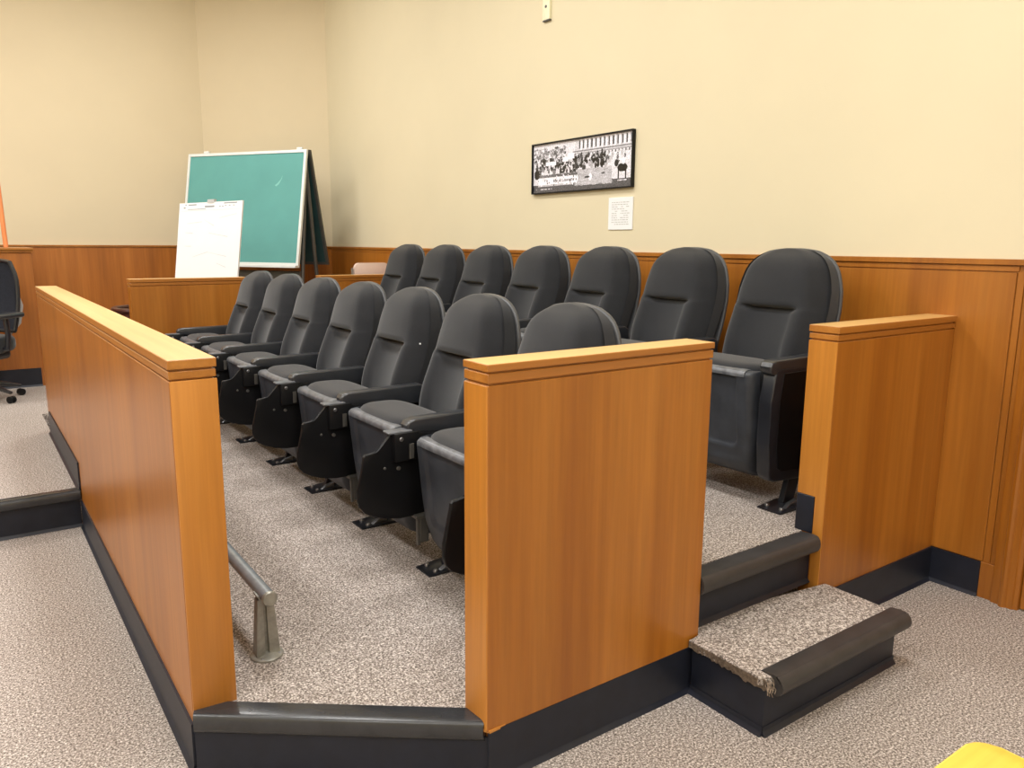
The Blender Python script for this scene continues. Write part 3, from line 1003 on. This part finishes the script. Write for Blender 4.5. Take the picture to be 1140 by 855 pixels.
# brown armchair behind the far partition
t = thing('armchair', 'dark brown wooden armchair glimpsed beyond the end of the long rail', 'chair', (1.42, 7.72, ZL))
bm = NB()
pts = []
for k in range(17):
    a = PI * .5 + PI * 1.3 * k / 16 - .2
    pts.append(Vector((.30 * math.cos(a), .30 * math.sin(a), .69)))
rail = [p + Vector((0, 0, 0)) for p in pts]
tube(bm, rail, .028, 10, True, .8)
obj('top_rail', bm, M['brown'], t)
bm = NB()
for i, (A, B) in enumerate(zip(pts, pts[1:])):
    vs = [bm.verts.new(v) for v in (A - Vector((0, 0, .27)), B - Vector((0, 0, .27)), B - Vector((0, 0, .015)), A - Vector((0, 0, .015)))]
    bm.faces.new(vs)
bmesh.ops.remove_doubles(bm, verts=bm.verts, dist=.0005)
bmesh.ops.solidify(bm, geom=bm.faces[:], thickness=.02)
obj('backrest', bm, M['brown'], t)
obj('seat', box(NB(), (-.25, -.25, .40), (.25, .25, .46), .02, 3), M['brown'], t)
for sx in (-1, 1):
    for sy in (-1, 1):
        obj('leg', tube(NB(), [(sx * .21, sy * .21, .40), (sx * .24, sy * .24, .002)], [.022, .016], 8), M['brown'], t)

# ------------------------------------------------------------------ wooden bench front at far left, with poles
BX = .562
t = thing('judge_bench', 'tall wooden bench front with black base at the far left', 'bench', (-1.2, 8.4, ZL)); o = t.location.copy()
bm = NB()
box(bm, (-3.0, 8.10, ZL), (BX, 8.75, 1.385), .003, 1)
obj('panel', bm, M['wood_far'], t, origin=o)
obj('moulding', box(NB(), (-3.0, 8.095, 1.389), (BX + .003, 8.755, 1.405), .002, 1), M['wood'], t, origin=o)
obj('top_cap', box(NB(), (-3.0, 8.085, 1.408), (BX + .012, 8.765, 1.432), .004, 2), M['wood_cap_x'], t, origin=o)
obj('base_strip', base_run((-3.0, 8.10), (BX - .02, 8.10), ZL, ZL + .165), M['vinyl'], t, origin=o)
t = obj('wooden_pole', tube(NB(), [(.385, 8.35, 1.4325), (.372, 8.37, 2.105)], .019, 12), M['orange'])
tag(t, 'slim orange wooden pole standing on the far left bench', 'pole')
t = obj('wooden_pole', tube(NB(), [(.318, 8.35, 1.4325), (.300, 8.37, 1.68)], .022, 12), M['brown'])
tag(t, 'dark brown pole at the left picture edge on the bench', 'pole')

# ------------------------------------------------------------------ office chair
def office_chair(loc, rz):
    t = thing('office_chair', 'black mesh office chair on castors at the left edge', 'chair', loc, rz)
    # faces +x locally
    bm = NB()
    NU, NV = 12, 16
    g = []
    def bp(u, v):
        w = .235 + .02 * math.sin(v * PI) - .03 * max(0, v - .8) / .2
        z = .56 + .56 * v
        x = -.22 - .06 * v - .05 * math.sin(v * PI) * .4 + .06 * u * u
        return Vector((x, w * u, z))
    for j in range(NV + 1):
        g.append([bm.verts.new(bp(-1 + 2 * i / NU, j / NV)) for i in range(NU + 1)])
    for j in range(NV):
        for i in range(NU): bm.faces.new((g[j][i], g[j][i + 1], g[j + 1][i + 1], g[j + 1][i]))
    bmesh.ops.solidify(bm, geom=bm.faces[:], thickness=.012)
    b = obj('backrest', bm, M['mesh'], t)
    bm = NB()
    loop = [bp(-1, v / 12) for v in range(13)] + [bp(-1 + 2 * k / 10, 1) + Vector((0, 0, .012 * math.sin(k / 10 * PI))) for k in range(1, 10)] + [bp(1, 1 - v / 12) for v in range(13)]
    tube(bm, loop, .016, 8)
    tube(bm, [bp(-1, 0), bp(0, 0), bp(1, 0)], .016, 8)
    obj('back_rim', bm, M['plastic'], b)
    bm = NB()
    for s in (-1, 1):
        tube(bm, [(-.262, s * .20, .88), (-.290, s * .21, .76), (-.275, s * .19, .62), (-.18, s * .10, .47)], [.013, .017, .017, .017], 8)
    obj('back_support', bm, M['silver'], t)
    bm = NB()
    pts = []
    for k in range(24):
        a = 2 * PI * k / 24
        pts.append((.26 * math.copysign(abs(math.cos(a)) ** .6, math.cos(a)) + .02, .255 * math.copysign(abs(math.sin(a)) ** .6, math.sin(a))))
    prism(bm, pts, 'z', .40, .53, .045, 4)
    obj('seat', bm, M['fabric'], t)
    bm = NB(); box(bm, (-.20, -.16, .33), (.16, .16, .42), .035, 3)
    obj('mechanism', bm, M['plastic'], t)
    for s in (-1, 1):
        bm = NB(); box(bm, (-.15, s * .30 - .05, .68), (.18, s * .30 + .05, .722), .016, 3)
        a = obj('armrest', bm, M['arm'], t)
        bm = NB(); tube(bm, [(.0, s * .16, .42), (.0, s * .29, .44), (.0, s * .30, .55), (.01, s * .30, .69)], .02, 8)
        obj('arm_post', bm, M['plastic'], a)
    obj('column', tube(NB(), [(0, 0, .11), (0, 0, .37)], .028, 12), M['plastic'], t)
    for k in range(5):
        a = 2 * PI * k / 5 - 2.35
        c, s = math.cos(a), math.sin(a)
        bm = NB(); tube(bm, [(.02 * c, .02 * s, .125), (.16 * c, .16 * s, .125), (.31 * c, .31 * s, .085)], [.032, .028, .018], 8, True, .7)
        l = obj('leg', bm, M['plastic'], t)
        bm = NB()
        for q in (-.014, .014):
            cc = Vector((.31 * c - s * q, .31 * s + c * q, .029))
            ring = []
            tube(bm, [cc - Vector((-s, c, 0)) * .009, cc + Vector((-s, c, 0)) * .009], .028, 14)
        obj('castor', bm, M['black'], l)
    return t
office_chair((.065, 7.58, ZL), PI + .85)

# ------------------------------------------------------------------ yellow table corner, lower right
t = thing('table', 'yellow topped table, only its rounded corner showing at lower right', 'table', (.85, -.1, 0)); o = t.location.copy()
TX0, TX1, TY0, TY1, R = .50, 1.226, -.75, .468, .035
pts = []
for cx, cy, a0 in ((TX1 - R, TY1 - R, 0), (TX0 + R, TY1 - R, PI / 2), (TX0 + R, TY0 + R, PI), (TX1 - R, TY0 + R, 1.5 * PI)):
    for k in range(8):
        a = a0 + PI / 2 * k / 7
        pts.append((cx + R * math.cos(a), cy + R * math.sin(a)))
obj('tabletop', prism(NB(), pts, 'z', .722, .75, .003, 2), M['yellow'], t, origin=o)
bm = NB()
box(bm, (TX0 + .06, TY0 + .06, .65), (TX1 - .06, TY1 - .06, .722)); obj('apron', bm, M['yellow'], t, origin=o)
for x in (TX0 + .08, TX1 - .08):
    for y in (TY0 + .08, TY1 - .08):
        obj('leg', box(NB(), (x - .025, y - .025, .001), (x + .025, y + .025, .66), .004, 1), M['yellow'], t, origin=o)

# ------------------------------------------------------------------ ceiling lights (overhead, out of frame)
LP = [(x, y) for x in (-3.4, -1.0, 1.4) for y in (-1.8, 1.2, 4.2, 7.2)]
for i, (x, y) in enumerate(LP):
    t = thing('ceiling_light', 'recessed rectangular fluorescent ceiling light overhead', 'ceiling light', (x, y, ZC - .02), 0, 'ceiling lights')
    o = t.location.copy()
    bm = NB()
    for a, b in (((x - .33, y - .63, ZC - .03), (x + .33, y - .60, ZC - .001)), ((x - .33, y + .60, ZC - .03), (x + .33, y + .63, ZC - .001)),
                 ((x - .33, y - .60, ZC - .03), (x - .30, y + .60, ZC - .001)), ((x + .30, y - .60, ZC - .03), (x + .33, y + .60, ZC - .001))):
        box(bm, a, b)
    obj('frame', bm, M['ceiling'], t, origin=o)
    obj('diffuser', box(NB(), (x - .30, y - .60, ZC - .012), (x + .30, y + .60, ZC - .002)), M['glow'], t, origin=o)
    L = bpy.data.lights.new('troffer', 'AREA')
    L.shape = 'RECTANGLE'; L.size = .6; L.size_y = 1.2
    L.energy = 56.5
    L.color = (1.0, .995, .98)
    lo = bpy.data.objects.new('troffer_light', L); C.objects.link(lo)
    lo.location = (x, y, ZC - .035)

w = bpy.data.worlds.new('world'); bpy.context.scene.world = w
w.use_nodes = True
w.node_tree.nodes['Background'].inputs[0].default_value = (1, .99, .97, 1)
w.node_tree.nodes['Background'].inputs[1].default_value = .3

# ------------------------------------------------------------------ camera
f, pi_, ya, ro = 863.55, -.1796, .6183, .0069
fwv = Vector((math.sin(ya) * math.cos(pi_), math.cos(ya) * math.cos(pi_), math.sin(pi_)))
rt = Vector((math.cos(ya), -math.sin(ya), 0)); up = rt.cross(fwv)
r2 = rt * math.cos(ro) + up * math.sin(ro); u2 = up * math.cos(ro) - rt * math.sin(ro)
cam = bpy.data.cameras.new('camera'); co = bpy.data.objects.new('camera', cam); C.objects.link(co)
cam.sensor_fit = 'HORIZONTAL'; cam.sensor_width = 36; cam.lens = f * 36 / 1140
cam.clip_start = .05
m = Matrix((r2, u2, -fwv)).transposed().to_4x4()
m.translation = Vector((0, 0, 1.5))
co.matrix_world = m
S = bpy.context.scene
S.camera = co
S.view_settings.view_transform = 'Standard'
S.view_settings.exposure = 0.0
S.cycles.max_bounces = 8
S.cycles.use_denoising = True
